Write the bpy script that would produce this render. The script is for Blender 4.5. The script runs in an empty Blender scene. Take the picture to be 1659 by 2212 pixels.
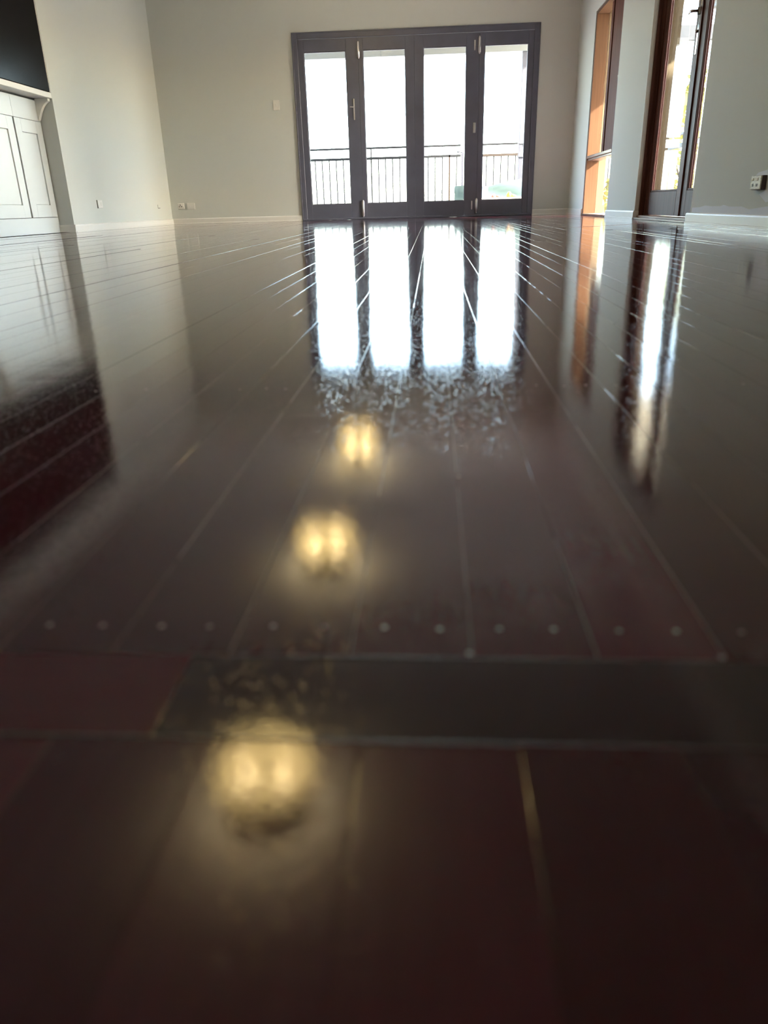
import bpy, bmesh, math, random
from mathutils import Vector, Matrix

random.seed(7)
S = bpy.context.scene
COL = S.collection

# ------------------------------------------------------------------ camera
CAM_H = 0.1678
pitch, yaw, roll = 0.3967, -0.0718, -0.0276
fw = Vector((math.sin(yaw)*math.cos(pitch), math.cos(yaw)*math.cos(pitch), -math.sin(pitch)))
rt = Vector((math.cos(yaw), -math.sin(yaw), 0))
up = rt.cross(fw)
r2 = rt*math.cos(roll) + up*math.sin(roll)
u2 = -rt*math.sin(roll) + up*math.cos(roll)
cam_d = bpy.data.cameras.new('camera')
cam = bpy.data.objects.new('camera', cam_d)
COL.objects.link(cam)
m = Matrix.Identity(4)
for i in range(3):
    m[i][0], m[i][1], m[i][2] = r2[i], u2[i], -fw[i]
m[2][3] = CAM_H
cam.matrix_world = m
cam_d.sensor_fit = 'AUTO'
cam_d.sensor_width = 36
cam_d.lens = 1582.5/2212*36
cam_d.clip_start = 0.01
cam_d.dof.use_dof = True
cam_d.dof.focus_distance = 6.0
cam_d.dof.aperture_fstop = 6.0
S.camera = cam

# ------------------------------------------------------------------ sky, exposure
world = bpy.data.worlds.new('sky')
S.world = world
world.use_nodes = True
wn = world.node_tree.nodes
bg = wn['Background']
sky = wn.new('ShaderNodeTexSky')
sky.sky_type = 'NISHITA'
sky.sun_disc = False
sky.sun_elevation = math.radians(33)
sky.sun_rotation = math.radians(112)
sky.dust_density = 1.6
sky.air_density = 1.0
sky.ozone_density = 1.0
world.node_tree.links.new(sky.outputs[0], bg.inputs['Color'])
bg.inputs['Strength'].default_value = 0.95
sun_d = bpy.data.lights.new('sun', 'SUN')
sun_d.energy = 11.0
sun_d.angle = 0.01
sun_d.color = (1, 0.93, 0.8)
sun = bpy.data.objects.new('sun', sun_d)
COL.objects.link(sun)
sun.rotation_euler = Vector((0.778, -0.314, 0.545)).to_track_quat('Z', 'Y').to_euler()
sun.location = (12, -9, 25)
S.view_settings.view_transform = 'Standard'
S.view_settings.look = 'None'
S.view_settings.exposure = 2.53
S.view_settings.gamma = 1.0
S.view_settings.use_curve_mapping = False

# ------------------------------------------------------------------ materials
def mat(name, color, rough=0.5, metal=0.0, spec=0.5, bump=None, vary=None, coat=0.0, sheen=0.0):
    """plain procedural material; bump=(scale, distance); vary=(scale, amount) soft mottling of the colour itself"""
    M = bpy.data.materials.new(name)
    M.use_nodes = True
    nt = M.node_tree
    b = nt.nodes['Principled BSDF']
    b.inputs['Base Color'].default_value = (*color, 1)
    b.inputs['Roughness'].default_value = rough
    b.inputs['Metallic'].default_value = metal
    b.inputs['Specular IOR Level'].default_value = spec
    b.inputs['Coat Weight'].default_value = coat
    tc = None
    if bump or vary:
        tc = nt.nodes.new('ShaderNodeTexCoord')
    if vary:
        n = nt.nodes.new('ShaderNodeTexNoise')
        n.inputs['Scale'].default_value = vary[0]
        n.inputs['Detail'].default_value = 4
        nt.links.new(tc.outputs['Object'], n.inputs['Vector'])
        r = nt.nodes.new('ShaderNodeMapRange')
        r.inputs[1].default_value = 0.3; r.inputs[2].default_value = 0.7
        r.inputs[3].default_value = 1-vary[1]; r.inputs[4].default_value = 1+vary[1]
        nt.links.new(n.outputs['Fac'], r.inputs[0])
        mx = nt.nodes.new('ShaderNodeVectorMath'); mx.operation = 'SCALE'
        mx.inputs[0].default_value = color
        nt.links.new(r.outputs[0], mx.inputs['Scale'])
        nt.links.new(mx.outputs[0], b.inputs['Base Color'])
    if bump:
        n = nt.nodes.new('ShaderNodeTexNoise')
        n.inputs['Scale'].default_value = bump[0]
        n.inputs['Detail'].default_value = 3
        nt.links.new(tc.outputs['Object'], n.inputs['Vector'])
        bp = nt.nodes.new('ShaderNodeBump')
        bp.inputs['Strength'].default_value = 1
        bp.inputs['Distance'].default_value = bump[1]
        nt.links.new(n.outputs['Fac'], bp.inputs['Height'])
        nt.links.new(bp.outputs[0], b.inputs['Normal'])
    return M

def wood(name, dark, light, axis=2, rough=0.25, scale=14, spec=0.5):
    M = bpy.data.materials.new(name); M.use_nodes = True
    nt = M.node_tree; b = nt.nodes['Principled BSDF']
    tc = nt.nodes.new('ShaderNodeTexCoord')
    mp = nt.nodes.new('ShaderNodeMapping')
    sc = [scale*3]*3; sc[axis] = scale*0.12
    mp.inputs['Scale'].default_value = sc
    n = nt.nodes.new('ShaderNodeTexNoise'); n.inputs['Scale'].default_value = 1.0
    n.inputs['Detail'].default_value = 6; n.inputs['Distortion'].default_value = 0.6
    cr = nt.nodes.new('ShaderNodeValToRGB')
    cr.color_ramp.elements[0].position = 0.3; cr.color_ramp.elements[0].color = (*dark, 1)
    cr.color_ramp.elements[1].position = 0.7; cr.color_ramp.elements[1].color = (*light, 1)
    nt.links.new(tc.outputs['Object'], mp.inputs[0]); nt.links.new(mp.outputs[0], n.inputs['Vector'])
    nt.links.new(n.outputs['Fac'], cr.inputs[0]); nt.links.new(cr.outputs[0], b.inputs['Base Color'])
    b.inputs['Roughness'].default_value = rough
    b.inputs['Specular IOR Level'].default_value = spec
    return M

def glass(name):
    M = bpy.data.materials.new(name); M.use_nodes = True
    nt = M.node_tree; nt.nodes.clear()
    out = nt.nodes.new('ShaderNodeOutputMaterial')
    mix = nt.nodes.new('ShaderNodeMixShader')
    tr = nt.nodes.new('ShaderNodeBsdfTransparent'); tr.inputs[0].default_value = (0.97, 0.985, 0.98, 1)
    gl = nt.nodes.new('ShaderNodeBsdfGlossy'); gl.inputs['Roughness'].default_value = 0.01
    fr = nt.nodes.new('ShaderNodeFresnel')
    # the node inverts the index on back faces: a solid pane must reflect alike on both faces
    ge = nt.nodes.new('ShaderNodeNewGeometry'); mr = nt.nodes.new('ShaderNodeMapRange')
    mr.inputs[3].default_value = 1.5; mr.inputs[4].default_value = 1/1.5
    nt.links.new(ge.outputs['Backfacing'], mr.inputs[0]); nt.links.new(mr.outputs[0], fr.inputs[0])
    nt.links.new(fr.outputs[0], mix.inputs[0]); nt.links.new(tr.outputs[0], mix.inputs[1])
    nt.links.new(gl.outputs[0], mix.inputs[2]); nt.links.new(mix.outputs[0], out.inputs[0])
    return M

def emit(name, color, strength):
    M = bpy.data.materials.new(name); M.use_nodes = True
    nt = M.node_tree; nt.nodes.clear()
    out = nt.nodes.new('ShaderNodeOutputMaterial')
    e = nt.nodes.new('ShaderNodeEmission')
    e.inputs[0].default_value = (*color, 1); e.inputs[1].default_value = strength
    nt.links.new(e.outputs[0], out.inputs[0])
    return M

def floor_material():
    M = bpy.data.materials.new('varnished_floorboard'); M.use_nodes = True
    nt = M.node_tree; b = nt.nodes['Principled BSDF']
    N = nt.nodes.new; L = nt.links.new
    geo = N('ShaderNodeNewGeometry'); oi = N('ShaderNodeObjectInfo')
    tcn = N('ShaderNodeTexCoord')
    # grain, running along each board
    rnd = N('ShaderNodeVectorMath'); rnd.operation = 'SCALE'
    rnd.inputs[0].default_value = (7.1, 13.7, 3.3); L(oi.outputs['Random'], rnd.inputs['Scale'])
    add = N('ShaderNodeVectorMath'); add.operation = 'ADD'
    L(tcn.outputs['Object'], add.inputs[0]); L(rnd.outputs[0], add.inputs[1])
    mp = N('ShaderNodeMapping'); mp.inputs['Scale'].default_value = (160, 5, 1)
    L(add.outputs[0], mp.inputs[0])
    g = N('ShaderNodeTexNoise'); g.inputs['Scale'].default_value = 1; g.inputs['Detail'].default_value = 5
    g.inputs['Distortion'].default_value = 0.8
    L(mp.outputs[0], g.inputs['Vector'])
    cr = N('ShaderNodeValToRGB')
    cr.color_ramp.elements[0].position = 0.32; cr.color_ramp.elements[0].color = (0.064, 0.0122, 0.0205, 1)
    cr.color_ramp.elements[1].position = 0.72; cr.color_ramp.elements[1].color = (0.073, 0.0142, 0.0232, 1)
    L(g.outputs['Fac'], cr.inputs[0])
    mul = N('ShaderNodeMix'); mul.data_type = 'RGBA'; mul.blend_type = 'MULTIPLY'; mul.inputs[0].default_value = 1
    L(cr.outputs[0], mul.inputs[6]); L(oi.outputs['Color'], mul.inputs[7])
    L(mul.outputs[2], b.inputs['Base Color'])
    # film: fine orange peel, sparse dust nibs, long brush waves
    def noise(scale, detail=2, sc=None):
        n = N('ShaderNodeTexNoise'); n.inputs['Scale'].default_value = scale; n.inputs['Detail'].default_value = detail
        if sc:
            q = N('ShaderNodeMapping'); q.inputs['Scale'].default_value = sc
            L(geo.outputs['Position'], q.inputs[0]); L(q.outputs[0], n.inputs['Vector'])
        else:
            L(geo.outputs['Position'], n.inputs['Vector'])
        return n
    peel = noise(430, 2)
    fine = noise(1500, 1)
    v = N('ShaderNodeTexVoronoi'); v.inputs['Scale'].default_value = 270; v.inputs['Randomness'].default_value = 1
    L(geo.outputs['Position'], v.inputs['Vector'])
    nib = N('ShaderNodeMapRange'); nib.inputs[1].default_value = 0.0; nib.inputs[2].default_value = 0.26
    nib.inputs[3].default_value = 1; nib.inputs[4].default_value = 0; nib.interpolation_type = 'SMOOTHSTEP'
    L(v.outputs['Distance'], nib.inputs[0])
    wave = noise(1.0, 3, (26, 5, 1))
    def bump(height, dist, prev=None):
        bp = N('ShaderNodeBump'); bp.inputs['Strength'].default_value = 1; bp.inputs['Distance'].default_value = dist
        L(height, bp.inputs['Height'])
        if prev: L(prev.outputs[0], bp.inputs['Normal'])
        return bp
    b1 = bump(wave.outputs['Fac'], 0.0001)
    mop = noise(1.0, 3, (1.6, 15, 1))
    b1 = bump(mop.outputs['Fac'], 0.00013, b1)
    b2 = bump(peel.outputs['Fac'], 0.000052, b1)
    b3 = bump(nib.outputs[0], 0.000055, b2)
    b4 = bump(fine.outputs['Fac'], 0.000004, b3)
    L(b4.outputs[0], b.inputs['Normal'])
    b.inputs['Roughness'].default_value = 0.012
    b.inputs['IOR'].default_value = 1.56
    return M

MT = {}
MT['wall'] = mat('wall_paint', (0.575, 0.605, 0.585), 0.9, spec=0.12, bump=(220, 0.0002))
MT['ceil'] = mat('ceiling_paint', (0.86, 0.85, 0.81), 0.7)
MT['trim'] = mat('white_gloss_trim', (0.70, 0.70, 0.67), 0.4, spec=0.3)
MT['cab'] = mat('white_cabinet_paint', (0.60, 0.64, 0.66), 0.3)
MT['gap'] = mat('dark_gap', (0.03, 0.03, 0.03), 0.8)
MT['bifold'] = mat('dark_purple_brown_paint', (0.098, 0.105, 0.147), 0.4, vary=(6, 0.08))
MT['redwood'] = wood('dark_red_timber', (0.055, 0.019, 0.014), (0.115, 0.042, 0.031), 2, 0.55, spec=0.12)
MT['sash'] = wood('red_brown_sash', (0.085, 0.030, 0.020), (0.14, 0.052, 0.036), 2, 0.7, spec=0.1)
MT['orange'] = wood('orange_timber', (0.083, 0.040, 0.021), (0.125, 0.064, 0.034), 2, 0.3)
MT['sillwood'] = wood('grey_brown_sill', (0.16, 0.10, 0.085), (0.26, 0.17, 0.14), 1, 0.25)
MT['glass'] = glass('clear_glass')
MT['steel'] = mat('brushed_steel', (0.62, 0.62, 0.64), 0.32, 1.0)
MT['chrome'] = mat('dark_chrome', (0.30, 0.29, 0.28), 0.2, 1.0)
MT['plastic'] = mat('white_plastic', (0.70, 0.70, 0.68), 0.35)
MT['slot'] = mat('socket_slots', (0.02, 0.02, 0.02), 0.6)
MT['screen'] = mat('black_gloss_screen', (0.004, 0.003, 0.004), 0.22, spec=0.06)
MT['bronze'] = mat('dark_bronze', (0.005, 0.003, 0.002), 0.6, 0.0, spec=0.1)
MT['filler'] = mat('filler_patch', (0.70, 0.74, 0.82), 0.9, spec=0.12)
MT['block'] = mat('brown_mounting_block', (0.06, 0.035, 0.03), 0.5)
MT['taped'] = mat('masked_socket', (0.70, 0.69, 0.56), 0.6, bump=(120, 0.002), vary=(160, 0.25))
MT['deck'] = wood('weathered_deck', (0.30, 0.27, 0.24), (0.45, 0.42, 0.38), 0, 0.6)
MT['railmetal'] = mat('dark_rail_metal', (0.016, 0.016, 0.018), 0.6, spec=0.2)
MT['railwood'] = wood('brown_rail_post', (0.020, 0.012, 0.008), (0.035, 0.022, 0.015), 2, 0.5)
MT['post'] = mat('pale_lavender_post', (0.05, 0.05, 0.065), 0.6)
MT['beam'] = mat('grey_beam', (0.026, 0.026, 0.025), 0.6)
MT['palebeam'] = mat('pale_grey_beam', (0.15, 0.158, 0.16), 0.6)
MT['cream'] = mat('cream_render', (0.17, 0.132, 0.078), 0.8, bump=(60, 0.001))
MT['soffit'] = mat('cream_soffit', (0.74, 0.66, 0.50), 0.7)
MT['teal'] = mat('turquoise_vinyl', (0.115, 0.168, 0.165), 0.4, vary=(5, 0.12))
MT['bluevinyl'] = mat('pale_blue_vinyl', (0.16, 0.21, 0.27), 0.4)
MT['pad'] = mat('cream_pad', (0.38, 0.35, 0.29), 0.8, vary=(9, 0.1))
MT['redtoy'] = mat('red_toy', (0.42, 0.13, 0.10), 0.4)
MT['orangetoy'] = mat('orange_toy', (0.42, 0.20, 0.03), 0.4)
MT['leaf'] = mat('leaf_green', (0.16, 0.19, 0.045), 0.6, vary=(3, 0.4))
MT['leaf2'] = mat('leaf_yellow', (0.36, 0.34, 0.08), 0.6, vary=(3, 0.3))
MT['leaf3'] = mat('leaf_silver', (0.34, 0.36, 0.27), 0.6, vary=(3, 0.2))
MT['bark'] = mat('bark', (0.10, 0.075, 0.055), 0.9, bump=(30, 0.01))
MT['paving'] = mat('pale_paving', (0.45, 0.42, 0.37), 0.8, vary=(1.2, 0.12))
MT['floor'] = floor_material()
MT['nail'] = mat('nail_head', (0.42, 0.38, 0.36), 0.3, 0.2)
MT['seam'] = mat('joint_filler', (0.10, 0.066, 0.062), 0.45)
MT['dust'] = mat('joint_dust', (0.17, 0.145, 0.14), 0.5)
MT['tape'] = mat('pink_tape', (0.42, 0.20, 0.17), 0.5)
MT['bulb'] = emit('lit_bulb', (1.0, 0.82, 0.52), 40)

def bowl_material():
    M = bpy.data.materials.new('lit_frosted_bowl'); M.use_nodes = True
    nt = M.node_tree; nt.nodes.clear(); N = nt.nodes.new; L = nt.links.new
    out = N('ShaderNodeOutputMaterial')
    e = N('ShaderNodeEmission'); e.inputs[0].default_value = (1.0, 0.72, 0.27, 1); e.inputs[1].default_value = 1.3
    t = N('ShaderNodeBsdfTranslucent'); t.inputs[0].default_value = (0.16, 0.12, 0.06, 1)
    tr = N('ShaderNodeBsdfTransparent'); tr.inputs[0].default_value = (1, 0.9, 0.7, 1)
    m1 = N('ShaderNodeMixShader'); m1.inputs[0].default_value = 0.19
    L(t.outputs[0], m1.inputs[1]); L(tr.outputs[0], m1.inputs[2])
    a = N('ShaderNodeAddShader'); L(e.outputs[0], a.inputs[0]); L(m1.outputs[0], a.inputs[1])
    L(a.outputs[0], out.inputs[0])
    return M
MT['bowl'] = bowl_material()

# ------------------------------------------------------------------ mesh helpers
def box(bm, x0, x1, y0, y1, z0, z1, bevel=0.0, seg=1):
    vs = [bm.verts.new((x, y, z)) for x in (x0, x1) for y in (y0, y1) for z in (z0, z1)]
    f = [(0,1,3,2),(4,6,7,5),(0,4,5,1),(2,3,7,6),(0,2,6,4),(1,5,7,3)]
    fs = [bm.faces.new([vs[i] for i in q]) for q in f]
    if bevel:
        es = list({e for q in fs for e in q.edges})
        bmesh.ops.bevel(bm, geom=es, offset=bevel, segments=seg, affect='EDGES', profile=0.5)

def tube(bm, pts, r, n=10, cap=True):
    rings = []
    for i, p in enumerate(pts):
        p = Vector(p)
        d = (Vector(pts[min(i+1, len(pts)-1)]) - Vector(pts[max(i-1, 0)])).normalized()
        a = d.cross(Vector((0, 0, 1)))
        if a.length < 1e-3: a = d.cross(Vector((0, 1, 0)))
        a.normalize(); c = d.cross(a)
        rr = r[i] if isinstance(r, (list, tuple)) else r
        rings.append([bm.verts.new(p + rr*(a*math.cos(2*math.pi*k/n) + c*math.sin(2*math.pi*k/n))) for k in range(n)])
    for A, B in zip(rings, rings[1:]):
        for k in range(n):
            bm.faces.new((A[k], A[(k+1) % n], B[(k+1) % n], B[k]))
    if cap:
        bm.faces.new(rings[0][::-1]); bm.faces.new(rings[-1])

def lathe(bm, prof, n=40, center=(0, 0, 0)):
    rings = []
    for r, z in prof:
        if r < 1e-6:
            rings.append([bm.verts.new((center[0], center[1], center[2]+z))])
        else:
            rings.append([bm.verts.new((center[0]+r*math.cos(2*math.pi*k/n), center[1]+r*math.sin(2*math.pi*k/n), center[2]+z)) for k in range(n)])
    for A, B in zip(rings, rings[1:]):
        for k in range(n):
            a, b2 = A[k % len(A)], A[(k+1) % len(A)]
            c, d = B[(k+1) % len(B)], B[k % len(B)]
            vs = []
            for v in (a, b2, c, d):
                if v not in vs: vs.append(v)
            if len(vs) > 2: bm.faces.new(vs)

def prism(bm, poly, axis, a, b):
    """polygon extruded along an axis from a to b; poly in the other two coordinates, in xyz order"""
    def P(p, t):
        q = list(p); q.insert(axis, t); return q
    A = [bm.verts.new(P(p, a)) for p in poly]; B = [bm.verts.new(P(p, b)) for p in poly]
    n = len(poly)
    for k in range(n): bm.faces.new((A[k], A[(k+1) % n], B[(k+1) % n], B[k]))
    bm.faces.new(A[::-1]); bm.faces.new(B)

def obj(name, bm, material, parent=None, smooth=False, loc=None):
    bmesh.ops.recalc_face_normals(bm, faces=bm.faces)
    me = bpy.data.meshes.new(name)
    bm.to_mesh(me); bm.free()
    if smooth:
        for p in me.polygons: p.use_smooth = True
    me.materials.append(MT[material] if isinstance(material, str) else material)
    o = bpy.data.objects.new(name, me)
    COL.objects.link(o)
    if loc: o.location = loc
    if parent: o.parent = parent
    return o

def B(*boxes, bevel=0.0, seg=1):
    bm = bmesh.new()
    for q in boxes: box(bm, *q, bevel=bevel, seg=seg)
    return bm

def struct(o, label=None):
    o['kind'] = 'structure'
    if label: o['label'] = label
    return o

def empty(name, loc=(0, 0, 0)):
    o = bpy.data.objects.new(name, None); COL.objects.link(o); o.location = loc
    o.empty_display_size = 0.1
    return o

def tag(o, label, cat, group=None):
    o['label'] = label; o['category'] = cat
    if group: o['group'] = group
    return o

def dup(root, loc):
    r = root.copy(); COL.objects.link(r); r.location = loc
    for ch in list(root.children):
        c = ch.copy(); COL.objects.link(c); c.parent = r
        for g in list(ch.children):
            d = g.copy(); COL.objects.link(d); d.parent = c
    return r

# ------------------------------------------------------------------ room dimensions
D = 10.39            # far wall
XL, XR = -3.481, 1.748
WT = 0.22            # right wall thickness
YB = -2.6            # wall behind the camera
H = 2.75
DX0, DX1, DTOP = -1.7154, 1.2813, 2.12        # folding door opening
NY0, NY1 = 3.6, 7.46                           # alcove in the left wall
RD0, RD1, RDT = 5.5, 7.0, 2.16                 # french doors
RW0, RW1, RWT = 8.1, 9.41, 2.02                # side window

struct(obj('wall_far', B((XL-0.2, DX0, D, D+0.2, 0, H), (DX1, XR+WT, D, D+0.2, 0, H), (DX0, DX1, D, D+0.2, DTOP, H)), 'wall'),
       'pale grey painted end wall around the dark folding doors')
struct(obj('wall_left', B((XL-0.75, XL, YB, NY0, 0, H), (XL-0.75, XL, NY1, D, 0, H), (XL-0.75, XL, NY0, NY1, 2.5, H),
                          (XL-0.75, XL-0.6, NY0, NY1, 0, 2.5)), 'wall'), 'pale painted left wall with an alcove')
wall_right = struct(obj('wall_right', B((XR, XR+WT, YB, RD0, 0, H), (XR, XR+WT, RD1, RW0, 0, H), (XR, XR+WT, RW1, D, 0, H),
                           (XR, XR+WT, RD0, RD1, RDT, H), (XR, XR+WT, RW0, RW1, RWT, H)), 'wall'), 'pale painted right wall with glazed doors and a side window')
struct(obj('wall_back', B((XL-0.75, XR+WT, YB-0.2, YB, 0, H)), 'wall'), 'painted wall behind the viewer')
struct(obj('ceiling', B((XL-0.75, XR+WT, YB-0.2, D+0.2, H, H+0.1)), 'ceil'), 'plain off-white ceiling')
floor = struct(obj('floor', B((XL-0.75, XR+WT, YB-0.2, D+0.2, -0.15, -0.013)), 'gap'), 'dark varnished timber board floor')

# ------------------------------------------------------------------ floorboards
def plank(w, x, y0, y1, tint, rotz=False, tilt=0.0, name='plank'):
    """one board: local x across, y along, top at z=0; small rounded-over arris, a hair of crown"""
    L = y1-y0; b = 0.00042; g = 0.00006; hw = w/2-g
    d = 0.00008
    prof = [(-hw, -0.012), (-hw, -d), (-hw+b*0.4, -d*0.4), (-hw+b, 0.0), (0, 0.00003), (hw-b, 0.0), (hw-b*0.4, -d*0.4), (hw, -d), (hw, -0.012)]
    vs = []; fs = []
    ends = [(g, -d*0.3), (b+g, 0), (L-b-g, 0), (L-g, -d*0.3)]
    n = len(prof)
    for yy, dz in ends:
        for px, pz in prof:
            vs.append((px, yy, min(pz, pz+dz) if pz > -0.01 else pz))
    for k in range(3):
        for j in range(n-1):
            a = k*n+j
            fs.append((a, a+1, a+1+n, a+n))
    fs.append(tuple(range(n))[::-1]); fs.append(tuple(range(3*n, 4*n)))
    me = bpy.data.meshes.new(name); me.from_pydata(vs, [], fs); me.update()
    bm = bmesh.new(); bm.from_mesh(me); bmesh.ops.recalc_face_normals(bm, faces=bm.faces); bm.to_mesh(me); bm.free()
    me.materials.append(MT['floor'])
    o = bpy.data.objects.new(name, me); COL.objects.link(o); o.parent = floor
    if rotz:
        o.location = (y0, x, 0); o.rotation_euler = (0, 0, -math.pi/2)
    else:
        o.location = (x, y0, 0); o.rotation_euler = (random.gauss(0, 0.00008), tilt, 0)
    o.color = (*tint, 1)
    return o

def tint():
    v = max(0.55, random.gauss(1.0, 0.22)); r = random.gauss(1.0, 0.07)
    return (v*r, v, v*(2-r)*1.0)

PW = 0.0495
YF0, YF1 = 0.2485, 0.1985
boards = {}
k0 = math.ceil((XL-0.016)/PW); k1 = math.floor((XR+0.05-0.016)/PW)
for k in range(k0-1, k1+1):
    x = 0.016 + (k+0.5)*PW
    cuts = [YF0]
    y = YF0 + random.uniform(2.2, 6.5)
    if abs(x) < 0.45: y = YF0 + random.uniform(3.0, 6.5)
    while y < D-1.5 and len(cuts) < 2:
        cuts.append(y); y += random.uniform(3.5, 6.0)
    cuts.append(D+0.05)
    for a, c in zip(cuts, cuts[1:]):
        o = plank(PW, x, a, c, tint(), tilt=random.gauss(0, 0.0007))
        if a == YF0: boards[k] = (o, x)
# two boards laid across, where the two runs of boards meet
plank(0.05, (YF0+YF1)/2+0.0, -0.0975, XR+0.02, (0.40, 0.40, 0.42), rotz=True)
plank(0.05, (YF0+YF1)/2+0.0, XL-0.02, -0.0975, (1.55, 1.5, 1.4), rotz=True)
NW = 0.0535
rest = []
for k in range(-66, 36):
    x = -0.078 + (k+0.5)*NW
    if x < XL or x > XR: continue
    t = tint()
    if abs(x) < 1.2: plank(NW, x, YB, YF1, (t[0]*1.1, t[1], t[2]*1.1), tilt=random.gauss(0, 0.001))
    else: rest.append(x)
for lo, hi in ((-9, 0), (0, 9)):
    bm = bmesh.new()
    for x in rest:
        if lo < x < hi: box(bm, x-NW/2+0.0002, x+NW/2-0.0002, YB, YF1-0.0002, -0.012, 0, bevel=0.0008)
    o = obj('boards', bm, 'floor', floor); o['kind'] = 'stuff'
# filler beads along the two cross joints
def seam(y, x0, x1, w, h):
    bm = bmesh.new(); n = 60
    L0 = []
    for i in range(n+1):
        x = x0+(x1-x0)*i/n
        ww = w*(0.75+0.5*random.random()); yy = y+random.uniform(-0.15, 0.15)*w
        L0.append([bm.verts.new(p) for p in ((x, yy-ww/2, -0.0003), (x, yy-ww/4, h), (x, yy+ww/4, h), (x, yy+ww/2, -0.0003))])
    for A, Bq in zip(L0, L0[1:]):
        for k in range(3): bm.faces.new((A[k], A[k+1], Bq[k+1], Bq[k]))
    obj('seam_filler', bm, 'seam', floor, True)
for a in range(8):
    seam(YF1, -0.4+0.1*a, -0.3+0.1*a, 0.0019, 0.00025)
    if -0.12 < -0.4+0.1*a < 0.1: seam(YF0, -0.4+0.1*a, -0.3+0.1*a, 0.0012, 0.0002)
# pale dust and filler caught in the nearest joints, in broken runs
for k in range(-5, 6):
    x = 0.016 + k*PW
    y = YF0+0.002; n = 0
    bm = bmesh.new()
    while y < 2.6:
        l = random.uniform(0.03, 0.35); w = random.uniform(0.0004, 0.0009)
        if random.random() < 0.82:
            a = [bm.verts.new(p) for p in ((x-w/2, y, 0.00003), (x+w/2, y, 0.00003), (x+w/2, y+l, 0.00003), (x-w/2, y+l, 0.00003))]
            b = [bm.verts.new(p) for p in ((x-w/2, y, -0.0005), (x+w/2, y, -0.0005), (x+w/2, y+l, -0.0005), (x-w/2, y+l, -0.0005))]
            bm.faces.new(a); bm.faces.new(b[::-1])
            for i in range(4): bm.faces.new((a[i], b[i], b[(i+1) % 4], a[(i+1) % 4]))
        y += l+random.uniform(0, 0.06)
    o = obj('joint_filler', bm, 'dust', floor); o['kind'] = 'stuff'
bm = bmesh.new()
pts = [(0.90, 5.21), (1.035, 5.322), (1.18, 5.425), (1.335, 5.562), (1.52, 5.775)]
for (xa, ya), (xb, yb2) in zip(pts, pts[1:]):
    d = Vector((xb-xa, yb2-ya)).normalized(); n = Vector((-d.y, d.x))*0.005
    A = [bm.verts.new((xa+q*n.x, ya+q*n.y, z)) for q in (-1, 1) for z in (0.0001, 0.0006)]
    Bq = [bm.verts.new((xb+q*n.x, yb2+q*n.y, z)) for q in (-1, 1) for z in (0.0001, 0.0006)]
    for i, j in ((0, 1), (1, 3), (3, 2), (2, 0)): bm.faces.new((A[i], A[j], Bq[j], Bq[i]))
tag(obj('tape_strip', bm, 'tape'), 'thin pinkish strip of tape on the floor before the double doors', 'tape')
# filled nail heads in the board ends and on the first joists
def nail(k, dx, y):
    o, x = boards[k]
    bm = bmesh.new(); lathe(bm, [(0.00125, -0.0004), (0.00115, 0.00022), (0.0006, 0.0004), (0, 0.00045)], 10)
    obj('nail', bm, 'nail', o, True, (dx, y-YF0, 0))
for k in range(-6, 6):
    for dx in (-0.0115, 0.0115):
        nail(k, dx+random.uniform(-0.001, 0.001), 0.2705+random.uniform(-0.0006, 0.0006))
for k in range(-8, 9):
    for dx in (-0.0115, 0.0115):
        if random.random() < 0.6: nail(k, dx+random.uniform(-0.002, 0.002), 0.72+random.uniform(-0.003, 0.003))
for k, dx, y in ((0, -0.0235, 0.46), (-1, 0.0235, 0.252), (1, 0.0235, 0.2513)): nail(k, dx, y)

# ------------------------------------------------------------------ baseboards and cornice
def skirt(name, pts, label, h=0.068, t=0.014):
    """moulded skirting along a straight run from pts[0] to pts[1]; pts[2] = direction into the room"""
    bm = bmesh.new()
    (xa, ya), (xb, yb), (nx, ny) = pts
    prof = [(0, 0), (t*1.25, 0), (t*1.25, 0.009), (t, 0.012), (t, h-0.012), (t*0.75, h-0.004), (t*0.35, h), (0, h)]
    A = [bm.verts.new((xa+nx*p, ya+ny*p, z)) for p, z in prof]
    Bv = [bm.verts.new((xb+nx*p, yb+ny*p, z)) for p, z in prof]
    n = len(prof)
    for k in range(n): bm.faces.new((A[k], A[(k+1) % n], Bv[(k+1) % n], Bv[k]))
    bm.faces.new(A[::-1]); bm.faces.new(Bv)
    return struct(obj(name, bm, 'trim'), label)
skirt('baseboard_far', ((XL, D), (DX0, D), (0, -1)), 'white skirting left of the folding doors')
skirt('baseboard_far_right', ((DX1, D), (XR, D), (0, -1)), 'white skirting right of the folding doors')
skirt('baseboard_left', ((XL, NY1), (XL, D), (1, 0)), 'white skirting along the left wall')
skirt('baseboard_alcove', ((XL-0.16, NY1), (XL+0.014, NY1), (0, -1)), 'white skirting across the alcove return')
skirt('baseboard_left_near', ((XL, YB), (XL, NY0), (1, 0)), 'white skirting of the near left wall')
skirt('baseboard_right', ((XR, YB), (XR, RD0+0.05), (-1, 0)), 'white skirting below the grey patched wall')
skirt('baseboard_right_pier', ((XR, RD1-0.014), (XR, RW0), (-1, 0)), 'white skirting of the pier between door and window')
skirt('baseboard_right_corner', ((XR, RW1), (XR, D), (-1, 0)), 'white skirting in the far right corner')
skirt('baseboard_pier_return', ((XR, RD1), (XR+0.05, RD1), (0, -1)), 'white skirting return at the door reveal')
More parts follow.
